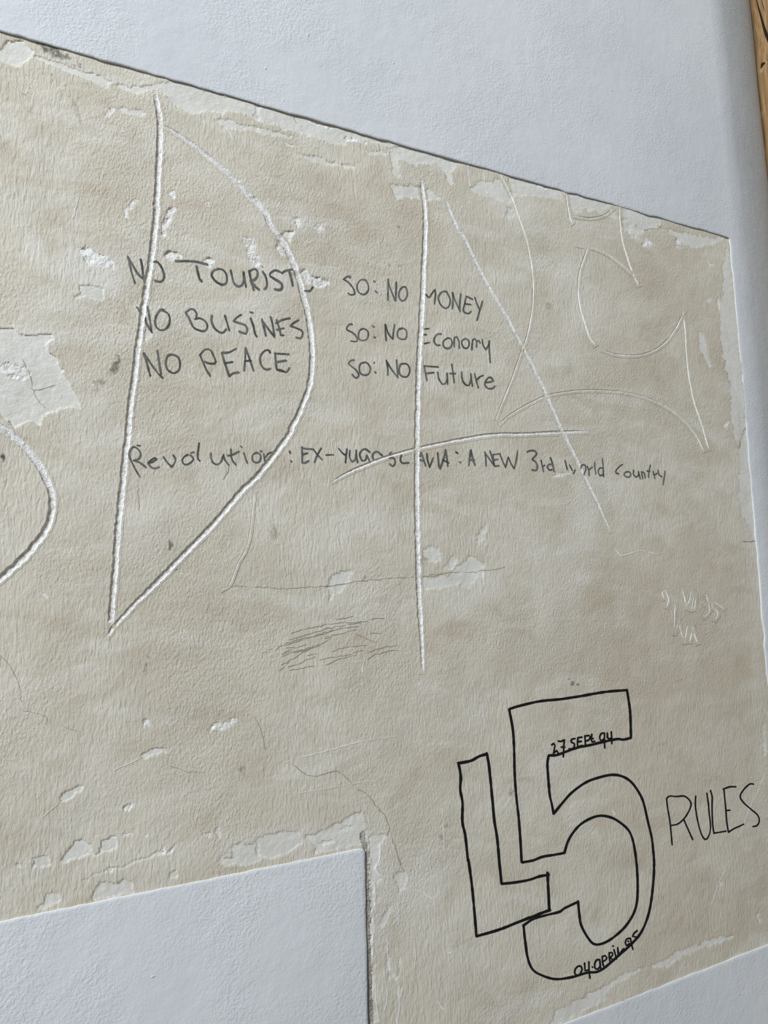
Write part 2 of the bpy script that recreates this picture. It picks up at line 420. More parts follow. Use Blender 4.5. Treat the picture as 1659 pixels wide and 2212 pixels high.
chip('a', '1075,1335 1130,1318 1112,1370 1076,1440 1062,1500 1040,1500 1045,1400', 2.0, True)
chip('a', '1083,1230 1115,1212 1127,1260 1100,1278', 1.2, True)
chip('a', '1308,1290 1346,1278 1346,1327 1315,1312', 1.4, True)
chip('a', '798,1330 870,1272 892,1290 870,1322 825,1347 820,1392 793,1397', 1.2, True)
chip('a', '665,748 700,692 740,684 725,712 700,745', 1.6, True, 1.5)
chip('a', '740,690 850,700 952,720 900,742 800,722', 0.8)
chip('Q1', '645,150 720,90 880,88 928,150 890,205 740,218', 3.2, True, 1.2)
chip('Q1', '1225,210 1320,178 1405,230 1382,292 1300,332 1235,272', 2.6, True, 1.2)
chip('Q2', '1030,462 1060,400 1230,358 1310,440 1450,480 1580,520 1592,560 1500,610 1400,632 1330,582 1200,572 1140,532', 3.2, True, 1.5)
chip('h', '1060,1040 1060,1100 1120,1106 1250,1090 1300,1065 1380,1097 1400,1040 1460,1010 1472,940 1400,900 1340,920 1310,960 1250,1012 1180,1020', 0.8)
chip('h', '1210,960 1280,885 1306,930 1260,992', 1.0)
chip('h', '1080,850 1130,828 1192,870 1182,920 1110,932', 0.8)
chip('h', '1430,760 1492,650 1482,740 1430,832', 0.8)
chip('h', '480,1182 470,1080 490,1010 550,988 622,990 600,1062 562,1112 530,1130 510,1112 492,1187', 0.9)
chip('j', '1338,692 1370,640 1470,600 1520,594 1532,622 1430,672', 1.2, True)
chip('j', '893,832 960,800 1072,783 1062,802 920,862', 1.0)
chip('j', '378,1112 440,1060 520,1018 542,1040 470,1087 390,1132', 1.2)
chip('j', '905,655 915,612 955,580 962,640 915,662', 1.0, True)
chip('j', '785,1165 830,1130 850,1140 815,1190', 1.2, True)
chip('m', '208,432 300,408 328,462 210,492', 1.0)
chip('m', '383,440 430,360 520,298 577,330 592,390 640,385 650,308 732,273 752,320 742,362 600,402 400,447', 1.1)
chip('m', '520,562 600,532 700,488 820,458 1000,388 1062,368 1050,402 960,412 830,467 650,517 530,567', 0.9)
chip('m', '588,685 600,610 640,573 760,590 800,548 842,580 868,642 640,688', 0.9)
chip('m', '230,752 280,690 300,650 380,638 382,690 330,712 300,742', 0.7)
chip('m', '1088,512 1130,498 1142,547 1090,542', 1.2)
chip('m', '1490,412 1478,360 1530,323 1659,330 1659,440 1550,462 1420,472 1378,450 1420,410', 0.8)
chip('m', '1298,258 1340,252 1348,292 1310,285', 0.9)
chip('m', '1380,262 1412,208 1402,292', 0.9)
chip('m', '905,270 935,250 950,245 945,285 915,292', 1.3, True)
chip('n', '0,310 100,260 200,240 290,258 312,290 290,330 240,360 180,402 110,422 50,412 0,392', 0.8)
chip('n', '330,270 460,240 560,180 640,130 700,118 690,280 690,330 540,352 400,402 380,360 340,300', 0.9)
chip('n', '735,280 862,268 802,330 802,420 770,490 822,550 760,592 766,700 748,770 742,600', 0.7)
chip('n', '900,522 960,500 972,540 956,600 930,642 905,592', 0.7)
chip('n', '835,790 850,720 885,720 880,760 845,820 800,870 795,850', 0.7)
chip('n', '760,1080 775,1100 760,1150 765,1300 790,1470 750,1480 752,1200', 0.7)
chip('n', '845,1030 868,1045 860,1120 900,1180 930,1150 920,1040 935,1060 938,1150 905,1200 850,1205', 0.8)
chip('o', '262,1490 300,1400 420,1340 560,1270 620,1220 760,1150 970,1088 1080,1018 1200,970 1330,930 1452,908 1430,942 1250,992 1090,1062 1000,1122 900,1112 820,1152 660,1232 600,1292 640,1312 560,1362 420,1442 340,1490', 0.7)
chip('o', '1588,782 1612,760 1614,850 1600,832', 0.7)
chip('i', '255,385 330,358 400,345 430,350 390,372 300,395', 1.0, True)
chip('l', '1640,520 1652,720 1640,900 1625,700', 0.5)

chip('n', '672,268 705,235 722,300 732,330 738,600 748,900 754,1200 758,1560 700,1560 700,380', 1.1, 'sanded', 1.5)
chip('b', '345,752 400,778 480,795 560,818 470,815 430,808 390,790', 1.4, True, 1.5)
chip('b', '570,900 585,870 640,880 720,905 720,925 640,905', 1.2, True, 1.5)
chip('b', '840,880 920,905 1000,925 930,940 880,925', 1.2, True, 1.5)
chip('c', '170,1175 215,1185 262,1195 225,1212 195,1200', 1.2, True, 1.5)
chip('f', '840,240 880,190 920,215 900,250', 0.9, True, 2)
chip('f', '1060,215 1090,190 1100,240 1072,262', 0.9, True, 2)
chip('d', '1060,95 1075,60 1062,140 1048,150', 1.0, True, 1.5)
chip('d', '60,742 90,735 82,752', 1.0, True, 1.5)
chip('g', '255,1110 285,1100 305,1160 290,1150 262,1130', 1.0, True, 1.5)
chip('m', '95,470 100,455 130,450 135,470', 0.9)
chip('m', '775,290 790,265 850,262 855,280 820,282', 1.0, True, 1.5)
chip('m', '1030,400 1040,325 1055,365 1075,380 1120,330 1115,360 1085,392 1060,410', 1.0, True, 1.5)
chip('n', '552,245 580,225 620,220 610,240 575,255', 0.7)
chip('n', '405,320 430,318 520,292 518,310 440,345', 0.8)
chip('n', '1235,1030 1260,1008 1280,1025 1265,1052', 0.9, True, 1.5)
chip('o', '240,935 290,945 295,965 262,955', 0.8, True, 1.5)
chip('o', '662,118 675,115 674,140', 1.0, True, 1)
chip('o', '1338,580 1356,568 1362,605 1346,625', 0.8)
# soft smudges and colour zones: (x, y, rx, ry, angle, amount)
PALE = [(75, 535, 24, 30, 0, .55), (180, 575, 75, 50, 20, .75), (60, 740, 70, 40, 0, .4), (560, 660, 60, 40, 0, .35), (60, 420, 110, 40, -10, .35),
        (590, 590, 22, 60, -25, .45), (360, 480, 60, 25, 0, .3), (1290, 640, 90, 110, 0, .3), (1340, 1060, 60, 40, 0, .35), (1200, 1250, 70, 90, 0, .3),
        (1030, 1270, 60, 40, 0, .5), (960, 1560, 90, 50, -20, .35), (300, 1130, 90, 110, 0, .25), (880, 1910, 80, 90, 0, .35), (600, 1820, 160, 35, -8, .45),
        (330, 1850, 200, 35, -8, .25), (820, 1900, 30, 200, 0, .4), (1000, 2050, 70, 120, 0, .2), (1130, 2170, 90, 20, -20, .4), (1620, 1100, 16, 260, -4, .45),
        (1640, 1560, 14, 200, -3, .45), (1590, 760, 16, 180, -5, .4), (820, 300, 180, 22, 17, .35), (1130, 480, 40, 30, 0, .25), (420, 170, 90, 14, 16, .3),
        (640, 480, 40, 30, 0, .3), (800, 630, 40, 25, 0, .25), (1260, 1110, 30, 60, 0, .3), (130, 1680, 120, 60, 0, .2), (880, 830, 40, 30, 0, .15)]
WARM = [(1480, 1500, 220, 420, 0, .38), (1450, 700, 160, 170, 0, .3), (1430, 830, 120, 40, 0, .2), (1560, 620, 40, 70, 0, .3), (1500, 1980, 160, 120, -20, .4),  # big right-hand zones: brown stain plus the warmer light there painted into colour
        (1130, 980, 60, 60, 0, .12), (790, 430, 170, 60, 12, .4), (120, 400, 130, 14, 8, .35), (420, 440, 80, 9, 6, .4), (380, 345, 60, 12, 0, .3), (700, 760, 30, 60, 0, .15),
        (1010, 1360, 60, 20, -8, .3), (960, 1570, 60, 60, -40, .25), (330, 1420, 60, 30, 0, .2), (150, 1960, 150, 50, -10, .2), (1540, 500, 60, 20, 17, .3),
        (400, 840, 120, 10, 0, .12), (530, 1640, 70, 30, 0, .15), (740, 1010, 70, 20, 0, .15), (1010, 250, 10, 10, 0, 0)]
DIRT = [(112, 108, 38, 11, 32, .65), (250, 790, 9, 22, 30, .6), (215, 825, 16, 7, -20, .35), (165, 240, 5, 26, -20, .25), (593, 1155, 9, 14, -5, .30),
        (368, 1182, 4, 8, -10, .6), (7, 985, 6, 6, 0, .8), (315, 1442, 3, 16, 12, .5), (80, 820, 26, 6, -10, .35), (1040, 352, 3, 3, 0, .1),
        (380, 1230, 3, 3, 0, .7), (522, 1660, 7, 9, 0, .35), (865, 574, 3, 3, 0, .4), (963, 1785, 5, 4, 0, .4), (955, 1809, 5, 5, 0, .45), (1103, 1714, 5, 6, 0, .45),
        (1186, 662, 5, 9, 20, .35), (785, 1250, 2, 9, 25, .4), (690, 385, 9, 14, 0, .12), (1237, 1477, 4, 5, 0, .8), (1249, 1479, 2.5, 3, 0, .8), (862, 1302, 3, 4, 0, .2),
        (918, 1208, 4, 5, 0, .3), (53, 204, 4, 4, 0, .4), (64, 239, 6, 7, 0, .25), (702, 560, 4, 2, 0, .15), (860, 489, 3, 3, 0, .4), (842, 573, 3, 4, 0, .4)]
def blobs(px, py, L, wob):
    r = np.zeros(px.shape)
    for x, y, rx, ry, a, amt in L:
        s = max(rx, ry)*2.2
        sel = (abs(px-x) < s) & (abs(py-y) < s)
        if not sel.any(): continue
        a = math.radians(a); dx = px[sel]-x; dy = py[sel]-y
        q = ((dx*math.cos(a)+dy*math.sin(a))/rx)**2 + ((-dx*math.sin(a)+dy*math.cos(a))/ry)**2
        q = q*(1+1.1*wob[sel])
        r[sel] = np.maximum(r[sel], amt*np.clip(1.35-q, 0, 1)**0.8)
    return r

# ------------------------------------------------------------------ the exposed plaster: one relief, split into panel and chips
TOP = lambda x: 68.0 + 0.2835*x                                        # edges of the opening in the paint
LOW = lambda x: 1989.0 - 0.2027*x
BOT = lambda x: 2685.0 - 0.3896*x
RGT = lambda y: 1574.5 + 0.0900*(y-514.0) - 0.0000045*(y-514.0)**2
STEP = 2.5
gx = np.arange(-420, 1740, STEP); gy = np.arange(-75, 2420, STEP)
PX, PY = np.meshgrid(gx, gy); shp = PX.shape
fpx, fpy = PX.ravel(), PY.ravel()
X, Z, MPP = wall_xz(fpx, fpy)
H = base_h(X, Z)
wob = fbm(X, Z, 0.05, 3, 20)
def inside(poly, x, y):
    r = np.zeros(x.shape, bool); n = len(poly)
    for i in range(n):
        x1, y1 = poly[i]; x2, y2 = poly[(i+1) % n]
        if y1 == y2: continue
        c = ((y1 > y) != (y2 > y)) & (x < (x2-x1)*(y-y1)/(y2-y1)+x1)
        r ^= c
    return r
JX = fbm(X, Z, 0.011, 3, 31)*2.6; JY = fbm(X, Z, 0.011, 3, 41)*2.6
label = np.zeros(fpx.shape, np.int32)
for ci, (poly, dep, rough, jit) in enumerate(CHIPS):
    lo = poly.min(0)-8; hi = poly.max(0)+8
    s = np.where((fpx > lo[0]) & (fpx < hi[0]) & (fpy > lo[1]) & (fpy < hi[1]))[0]
    ins = inside(poly, fpx[s]+jit*JX[s], fpy[s]+jit*JY[s])
    ii = s[ins]; label[ii] = ci+1
    H[ii] -= dep
    if rough == 'sanded': H[ii] += 0.0008*fbm(X[ii], Z[ii], 0.008, 3, 60)
    elif rough: H[ii] += 0.45*dep + 0.0020*fbm(X[ii], Z[ii], 0.011, 3, 60)
    else: H[ii] += 0.0005*fbm(X[ii], Z[ii], 0.008, 2, 60)
H_CLEAN = H.copy()
MARGIN = 5.2
gm = np.zeros(fpx.shape, bool)
for g in GROOVES:
    d, ww, ee = seg_field(fpx, fpy, g, 18.0)
    gm |= d < ww + MARGIN - 1.0
pale = blobs(fpx, fpy, PALE, wob); warm = blobs(fpx, fpy, WARM, wob); dirt = blobs(fpx, fpy, DIRT, fbm(X, Z, 0.006, 3, 77)*1.6)
grain = fbm(X, Z, 0.004, 2, 80)
dirt = np.clip(dirt*(1+1.3*grain), 0, 1)
GH = H_CLEAN.reshape(shp)
def interp(A, px, py):
    A = A.reshape(shp); a = (np.asarray(px)-gx[0])/STEP; b = (np.asarray(py)-gy[0])/STEP
    a = np.clip(a, 0, shp[1]-1.001); b = np.clip(b, 0, shp[0]-1.001)
    i = a.astype(int); j = b.astype(int); fa = a-i; fb = b-j
    return (A[j, i]*(1-fa)+A[j, i+1]*fa)*(1-fb)+(A[j+1, i]*(1-fa)+A[j+1, i+1]*fa)*fb
VERT = np.stack([X, -H, Z], 1)
nr, nc = shp
idx = np.arange(nr*nc).reshape(shp)
F = np.stack([idx[:-1, :-1], idx[1:, :-1], idx[1:, 1:], idx[:-1, 1:]], -1).reshape(-1, 4)
cx = fpx[F].mean(1); cy = fpy[F].mean(1)
keep = (cy > TOP(cx)-9) & (cx < RGT(cy)+9) & ~((cx < 780) & (cy > LOW(cx)+10)) & (cy < BOT(cx)+10)
keep &= gm[F].sum(1) < 4                         # the carved lines bring their own strip of surface
F = F[keep]
fl = label[F]; face_chip = np.where((fl > 0).sum(1) >= 3, fl.max(1), 0)
def submesh(name, faces, mats, parent=None):
    used, inv = np.unique(faces, return_inverse=True)
    return mesh_obj(name, VERT[used], inv.reshape(faces.shape), mats, parent,
                    {'pale': pale[used], 'warm': warm[used], 'dirt': dirt[used]})
def islands(ff):
    """separate flakes of one chip"""
    used, inv = np.unique(ff, return_inverse=True); inv = inv.reshape(ff.shape)
    lab = np.arange(len(used))
    while True:
        mn = lab[inv].min(1); new = lab.copy(); np.minimum.at(new, inv.ravel(), np.repeat(mn, 4))
        if (new == lab).all(): break
        lab = new
    fl_ = lab[inv[:, 0]]
    return [ff[fl_ == k] for k in np.unique(fl_)]
loose = [F[face_chip == 0]]
parts = []
for ci, (poly, dep, rough, jit) in enumerate(CHIPS):
    ff = F[face_chip == ci+1]
    if len(ff) == 0: continue
    for q in islands(ff):
        if len(q) < 8: loose.append(q)
        else: parts.append(('sanded_edge' if rough == 'sanded' else 'paint_chip', q, M_SANDED if rough == 'sanded' else M_CHIP_ROUGH if rough else M_CHIP))
panel = submesh('plaster_panel', np.concatenate(loose), M_PLASTER)
tag(panel, 'large field of bare old beige plaster covered in carved and pencilled writing', 'plaster panel')
for nm, q, mm in parts: submesh(nm, q, mm, panel)

# ------------------------------------------------------------------ carved lines as cut grooves
def groove_mesh(g, name, parent, lift):
    L = g['L']; nrm, tan = normals2d(L); Wd = g['W'].copy(); n = len(L)
    thin = g['wm'] < 2.5
    rough = 0.10 if not thin else 0.18
    jl = np.interp(np.arange(n), np.arange(0, n+2, 2), rng.normal(0, 1, (n+3)//2+1)[:len(np.arange(0, n+2, 2))])*rough
    jr = np.interp(np.arange(n), np.arange(0, n+2, 2), rng.normal(0, 1, (n+3)//2+1)[:len(np.arange(0, n+2, 2))])*rough
    if thin: offs = [-1, -0.5, 0, 0.5, 1]
    else: offs = [-1, -0.93, -0.75, -0.45, -0.15, 0.15, 0.45, 0.75, 0.93, 1]
    margin = MARGIN
    rows = [('m', -1, margin), ('m', -1, 0.35)] + [('g', o, 0) for o in offs] + [('m', 1, 0.35), ('m', 1, margin)]
    P = []
    for kind, o, mgn in rows:
        wj = Wd*(1+(jl if o < 0 else jr))
        P.append(L + nrm*((o*wj + (o*mgn if kind == 'm' else 0))[:, None]))
    # lengthen both ends so the margin laps the plaster there too
    P = np.array(P)                                             # rows, n, 2
    k = len(rows)
    e0 = (P[:, :1] - tan[0]*(margin+Wd[0])); e1 = (P[:, -1:] + tan[-1]*(margin+Wd[-1]))
    P = np.concatenate([e0, P, e1], 1); n2 = n+2
    px, py = P[..., 0].ravel(), P[..., 1].ravel()
    x, z, mpp = wall_xz(px, py)
    h = interp(H_CLEAN, px, py)
    own = np.zeros((k, n2))
    dep = np.concatenate([[0], g['depth']*Wd*g['E'], [0]])
    for r, (kind, o, mgn) in enumerate(rows):
        if kind == 'g': own[r] = -dep*math.sqrt(max(0, 1-o*o))
    other = groove_depth(px, py, mpp, skip=g)
    rel = np.minimum(own.ravel()*mpp, other)
    lipn = np.array([0.00030 if kind == 'm' and mgn > 1 else 0.00042 for kind, o, mgn in rows])
    lift_a = np.repeat(lipn, n2) + lift
    if not thin: rel += np.where(np.repeat([kd == 'g' and abs(o) < .9 for kd, o, _ in rows], n2), 0.0006*fbm(x, z, 0.005, 2, 91), 0)
    h2 = h + rel + lift_a
    # outermost row and the end rows dive to the plaster
    hh = h2.reshape(k, n2)
    Vv = np.stack([x, -hh.ravel(), z], 1)
    I = np.arange(k*n2).reshape(k, n2)
    Q = np.stack([I[:-1, :-1], I[:-1, 1:], I[1:, 1:], I[1:, :-1]], -1)
    mi = np.zeros(Q.shape[:2], int)
    for r in range(k-1):
        if rows[r][0] == 'm' and rows[r][2] > 1 or rows[r+1][0] == 'm' and rows[r+1][2] > 1: mi[r] = 1
    mi[:, 0] = 1; mi[:, -1] = 1
    Q = Q.reshape(-1, 4)
    o = mesh_obj(name, Vv, Q, [M_INCISED if thin else M_GROOVE, M_PLASTER], parent,
                 {'pale': interp(pale, px, py), 'warm': interp(warm, px, py), 'dirt': interp(dirt, px, py)}, True, mi.ravel())
    return o
THINGS = {
    'D': ('carved_letter', 'tallest deeply carved letter, a pointed D cutting through the words NO TOURISTS', 'carved letter'),
    'B': ('carved_letter', 'wide carved curve cut off by the left edge of the photo', 'carved letter'),
    'A': ('carved_letter', 'carved letter A of long upright, slanting stroke and rising crossbar', 'carved letter'),
    'arc_top': ('incised_curve', 'fine incised bow-shaped line running down from the top edge past the word MONEY', 'incised line'),
    'arch': ('incised_curve', 'fine incised arch crossing the slanting stroke of the carved A', 'incised line'),
    'side': ('incised_curve', 'fine incised near-upright line at right below the round hooked curve', 'incised line'),
    'c': ('incised_curve', 'fine incised round letter like a C or G at upper right of the plaster', 'incised line'),
    'spike': ('incised_curve', 'short fine incised line falling from the top edge to a point inside the round letter', 'incised line'),
    'j': ('incised_curve', 'small incised hook of two short strokes under the top edge of the plaster', 'incised line'),
    'hook': ('incised_curve', 'thin bent scratch inside the lower half of the carved D, barbed at its foot', 'incised line'),
    'date': ('incised_date', 'small scratched date 9 VII 95 near the right edge', 'scratched writing'),
    'initials': ('incised_initials', 'small scratched initials WA beneath the scratched date', 'scratched writing'),
}
roots = {}
for gi, g in enumerate(GROOVES):
    nm, lab, cat = THINGS[g['thing']]
    if g['thing'] not in roots:
        c = g['L'].mean(0); x, z, t = wall_xz(c[0], c[1])
        roots[g['thing']] = tag(empty(nm, (float(x), 0.0, float(z))), lab, cat,
                                {'carved_letter': 'large carved letters', 'incised_curve': 'fine incised lines'}.get(nm))
    groove_mesh(g, g['part'], roots[g['thing']], 0.00002*gi)

# ------------------------------------------------------------------ drawn lines: ribbons of graphite or ink lying on the plaster
def ribbon(L, hw, wiggle, caps=True):
    """vertices (px) and quads of a rounded ribbon, 3 across"""
    L = smooth_line(L, 2.0); n = len(L)
    nrm, tan = normals2d(L)
    q = np.arange(0, n+5, 4)
    ww = hw*(1+wiggle*np.interp(np.arange(n), q, rng.normal(0, 1, len(q))))
    if n > 2 and hw < 2:
        pass
    P = np.stack([L-nrm*ww[:, None], L, L+nrm*ww[:, None]])
    E = np.zeros((3, n)); E[1] = 1
    if caps:
        c0 = np.stack([L[0]-tan[0]*ww[0]*.8-nrm[0]*ww[0]*.55, L[0]-tan[0]*ww[0]*.9, L[0]-tan[0]*ww[0]*.8+nrm[0]*ww[0]*.55])[:, None]
        c1 = np.stack([L[-1]+tan[-1]*ww[-1]*.8-nrm[-1]*ww[-1]*.55, L[-1]+tan[-1]*ww[-1]*.9, L[-1]+tan[-1]*ww[-1]*.8+nrm[-1]*ww[-1]*.55])[:, None]
        P = np.concatenate([c0, P, c1], 1); E = np.concatenate([np.zeros((3, 1)), E, np.zeros((3, 1))], 1)
    k = P.shape[1]; I = np.arange(3*k).reshape(3, k)
    Q = np.stack([I[:-1, :-1], I[:-1, 1:], I[1:, 1:], I[1:, :-1]], -1).reshape(-1, 4)
    return P.reshape(-1, 2), Q, E.ravel()
def drawn(name, lines, hw, m, parent, lift, wiggle=0.12):
    VP, Q, E = [], [], []; base = 0
    for L in lines:
        if len(L) < 2: continue
        p, q, e = ribbon(L, hw, wiggle); VP.append(p); Q.append(q+base); E.append(e); base += len(p)
    P = np.concatenate(VP); x, z, mpp = wall_xz(P[:, 0], P[:, 1])
    h = interp(H_CLEAN, P[:, 0], P[:, 1]) + lift
    return mesh_obj(name, np.stack([x, -h, z], 1), np.concatenate(Q), m, parent, {'edge': np.concatenate(E)})
def inscription(name, label, cat, letters, hw, m, lift=0.0005, part='letter', wiggle=0.12):
    """letters: list of (view, strokes[, half width])"""
    allp = []
    for t in letters: allp += [p for s in strokes(t[0], t[1]) for p in s]
    c = np.mean(allp, 0); x, z, _ = wall_xz(c[0], c[1])
    r = tag(empty(name, (float(x), 0.0, float(z))), label, cat,
            {'pencil_writing': 'pencilled lines of writing', 'marker_date': 'small marker dates'}.get(name))
    for i, t in enumerate(letters):
        ln = [L for L in strokes(t[0], t[1])]
        drawn(t[3] if len(t) > 3 else part, ln, (t[2] if len(t) > 2 and t[2] else hw)*(1.3 if m is M_PENCIL else 1.17), m, r, lift + 0.00001*i, wiggle)
    return r

inscription('pencil_writing', 'pencilled words NO TOURISTS, top line of the left block', 'pencil writing', [
    ('Q1', '110,170 130,240 165,400 215,560; 115,180 160,250 250,410 340,505; 300,200 325,320 340,480'),
    ('Q1', '500,245 550,245 610,320 650,430 640,500 600,540 515,525'),
    ('Q1', '820,232 1000,232 1130,240 1230,265 1300,280; 1135,305 1160,420 1185,500 1215,535'),
    ('Q1', '1470,350 1400,370 1360,430 1390,500 1450,555 1520,585 1575,560 1590,490 1570,410 1520,360 1450,345'),
    ('Q2', '125,370 145,460 175,560 240,610 300,580 320,500 315,390; 320,400 335,520 355,620'),
    ('Q2', '400,380 430,520 470,665; 400,385 480,350 525,390 520,460 480,510 420,530; 435,540 490,610 550,660'),
    ('Q2', '600,390 640,450 665,540 660,620 630,650'),
    ('Q2', '865,395 790,370 720,410 710,450 780,500 860,550 895,600 870,660 780,655'),
    ('Q2', '890,415 940,380 1020,365 1050,362; 1000,390 1030,500 1050,600'),
    ('Q2', '1230,680 1310,675 1350,620')], 2.4, M_PENCIL)
inscription('pencil_writing', 'pencilled words NO BUSINES, middle line of the left block', 'pencil writing', [
    ('Q3', '245,160 275,200 285,230; 375,320 385,400 470,540; 405,160 430,300 460,510'),
    ('Q3', '650,200 600,200 545,270 515,370 535,460 600,505 670,490 725,420 735,330 716,265; 620,210 700,245'),
    ('Q3', '975,250 1020,320 1080,450 1150,500 1240,520 1290,480 1290,410 1240,350 1170,325 1110,340; 970,240 1040,190 1090,195 1135,250 1130,310'),
    ('Q3', '1365,290 1360,370 1400,470 1470,530 1530,540 1580,490; 1560,290 1590,390 1625,510'),
    ('Q4', '285,270 220,310 165,370 260,400 340,430 370,490 355,560 250,525'),
    ('Q4', '420,325 460,430 490,560 515,600; 415,235 455,245'),
    ('Q4', '590,345 620,460 650,590; 595,360 680,480 780,610; 720,305 750,420 775,590'),
    ('Q4', '810,350 850,480 870,580 915,580; 800,400 900,350 1010,325; 815,500 920,475'),
    ('Q4', '1140,350 1060,400 1015,440 1100,470 1185,510 1200,560 1170,620 1105,615')], 2.2, M_PENCIL)
inscription('pencil_writing', 'pencilled words NO PEACE, bottom line of the left block', 'pencil writing', [
    ('Q3', '345,845 390,980 420,1100 445,1190; 350,850 450,1000 560,1150 630,1220; 550,810 575,980 605,1170'),
    ('Q3', '760,870 700,900 675,990 700,1090 790,1145 870,1100 890,1000 860,910 780,870 710,880'),
    ('Q3', '1185,870 1240,1000 1290,1110 1340,1185; 1190,870 1260,795 1340,800 1390,890 1425,980 1390,1005 1320,1000 1260,975'),
    ('Q4', '-11,840 40,1010 80,1130 105,1195; -5,840 100,835 205,780; 30,1000 150,980; 100,1195 160,1150 240,1135'),
    ('Q4', '345,770 340,930 325,1110; 350,775 400,920 465,1110; 335,965 430,960'),
    ('Q4', '710,845 690,805 630,815 570,890 565,980 600,1060 660,1095 715,1080'),
    ('Q4', '785,850 795,980 810,1095; 790,855 890,860 995,865; 800,985 880,970 955,960; 810,1095 880,1110 955,1130 1000,1070')], 2.3, M_PENCIL)
inscription('pencil_writing', 'pencilled words SO: NO MONEY, top line of the right block', 'pencil writing', [
    ('Q5', '245,180 240,145 190,155 105,205 200,260 280,350 330,440 330,510 260,520 200,485'),
    ('Q5', '560,225 480,215 420,250 380,340 400,450 470,505 520,510 580,470 610,390 590,290 550,225'),
    ('Q5', '710,240 740,265; 745,450 780,475', None, 'colon'),
    ('Q5', '1000,205 995,400 992,630; 1005,290 1050,420 1140,640; 1160,270 1155,450 1150,640'),
    ('Q5', '1350,365 1280,370 1220,460 1215,570 1270,645 1330,620 1375,530 1370,420 1330,355'),
    ('Q6', '275,335 320,390 350,380 400,300 455,235; 455,240 460,370 440,525'),
    ('Q6', '690,275 610,275 540,340 520,420 560,530 640,600 710,590 755,490 740,390 690,300 640,265'),
    ('Q6', '800,295 810,440 795,620; 800,295 860,470 950,665; 965,320 945,500 950,660'),
    ('Q6', '1075,370 1040,520 1015,650 1060,700 1130,710 1170,670; 1075,365 1130,395 1200,430; 1050,520 1170,535'),
    ('Q6', '1245,390 1290,520 1340,630; 1400,460 1370,580 1330,700 1290,845')], 1.75, M_PENCIL)
inscription('pencil_writing', 'pencilled words So: NO Economy, middle line of the right block', 'pencil writing', [
    ('Q7', '285,95 235,90 180,150 185,205 270,245 350,310 390,390 360,435 260,425'),
    ('Q7', '490,180 430,220 410,310 430,390 500,415 570,390 605,310 590,230 530,185 460,190'),
    ('Q7', '685,130 720,150; 720,350 745,358', None, 'colon'),
    ('Q7', '940,95 945,250 960,415; 945,100 1000,270 1080,380; 1130,95 1105,230 1090,385'),
    ('Q7', '1270,175 1210,200 1180,280 1200,360 1270,390 1340,385 1370,310 1360,220 1300,175 1220,185'),
    ('Q8', '225,172 300,160; 215,275 255,268; 220,432 310,410'),
    ('Q8', '520,260 450,265 400,330 395,400 440,455 500,460'),
    ('Q8', '640,330 580,370 550,430 580,500 640,520 690,490 715,420 690,350 640,330'),
    ('Q8', '755,320 750,400 750,490; 755,325 800,310 835,390 845,515'),
    ('Q8', '940,345 890,390 895,450 930,510 990,510 1020,450 1010,380 960,340'),
    ('Q8', '1085,360 1075,450 1068,540; 1085,370 1125,340 1155,400 1150,490; 1155,400 1190,370 1220,420'),
    ('Q8', '1260,350 1270,450 1320,540 1370,460 1385,385; 1380,380 1385,560 1400,770')], 1.8, M_PENCIL)
inscription('pencil_writing', 'pencilled words SO: NO Future, bottom line of the right block', 'pencil writing', [
    ('Q7', '320,800 250,820 210,875 270,930 350,990 410,1080 400,1140 350,1160 280,1090'),
    ('Q7', '520,850 450,880 425,970 450,1070 530,1105 610,1080 645,980 610,890 550,850 470,865'),
    ('Q7', '725,845 722,870; 735,1040 755,1060', None, 'colon'),
    ('Q7', '965,810 990,960 992,1105; 970,830 1060,980 1190,1160; 1165,805 1175,960 1190,1150'),
    ('Q7', '1300,880 1240,900 1215,1000 1230,1090 1300,1140 1380,1130 1425,1030 1400,920 1340,880 1270,885'),
    ('Q8', '215,828 340,840 470,850; 220,832 240,960 265,1090; 250,965 390,950'),
    ('Q8', '460,945 480,1060 540,1160 600,1140 630,1060 625,960; 630,980 640,1160'),
    ('Q8', '710,800 735,960 755,1130; 675,965 780,970'),
    ('Q8', '885,940 900,1080 960,1170 1020,1180 1055,1080 1050,970; 1055,1000 1080,1195'),
    ('Q8', '1120,970 1150,1100 1185,1225; 1160,1080 1210,1030 1275,1000'),
    ('Q8', '1310,1130 1390,1120 1455,1100 1420,1045 1370,1040 1310,1120 1310,1190 1370,1240 1450,1230 1480,1190')], 1.85, M_PENCIL)
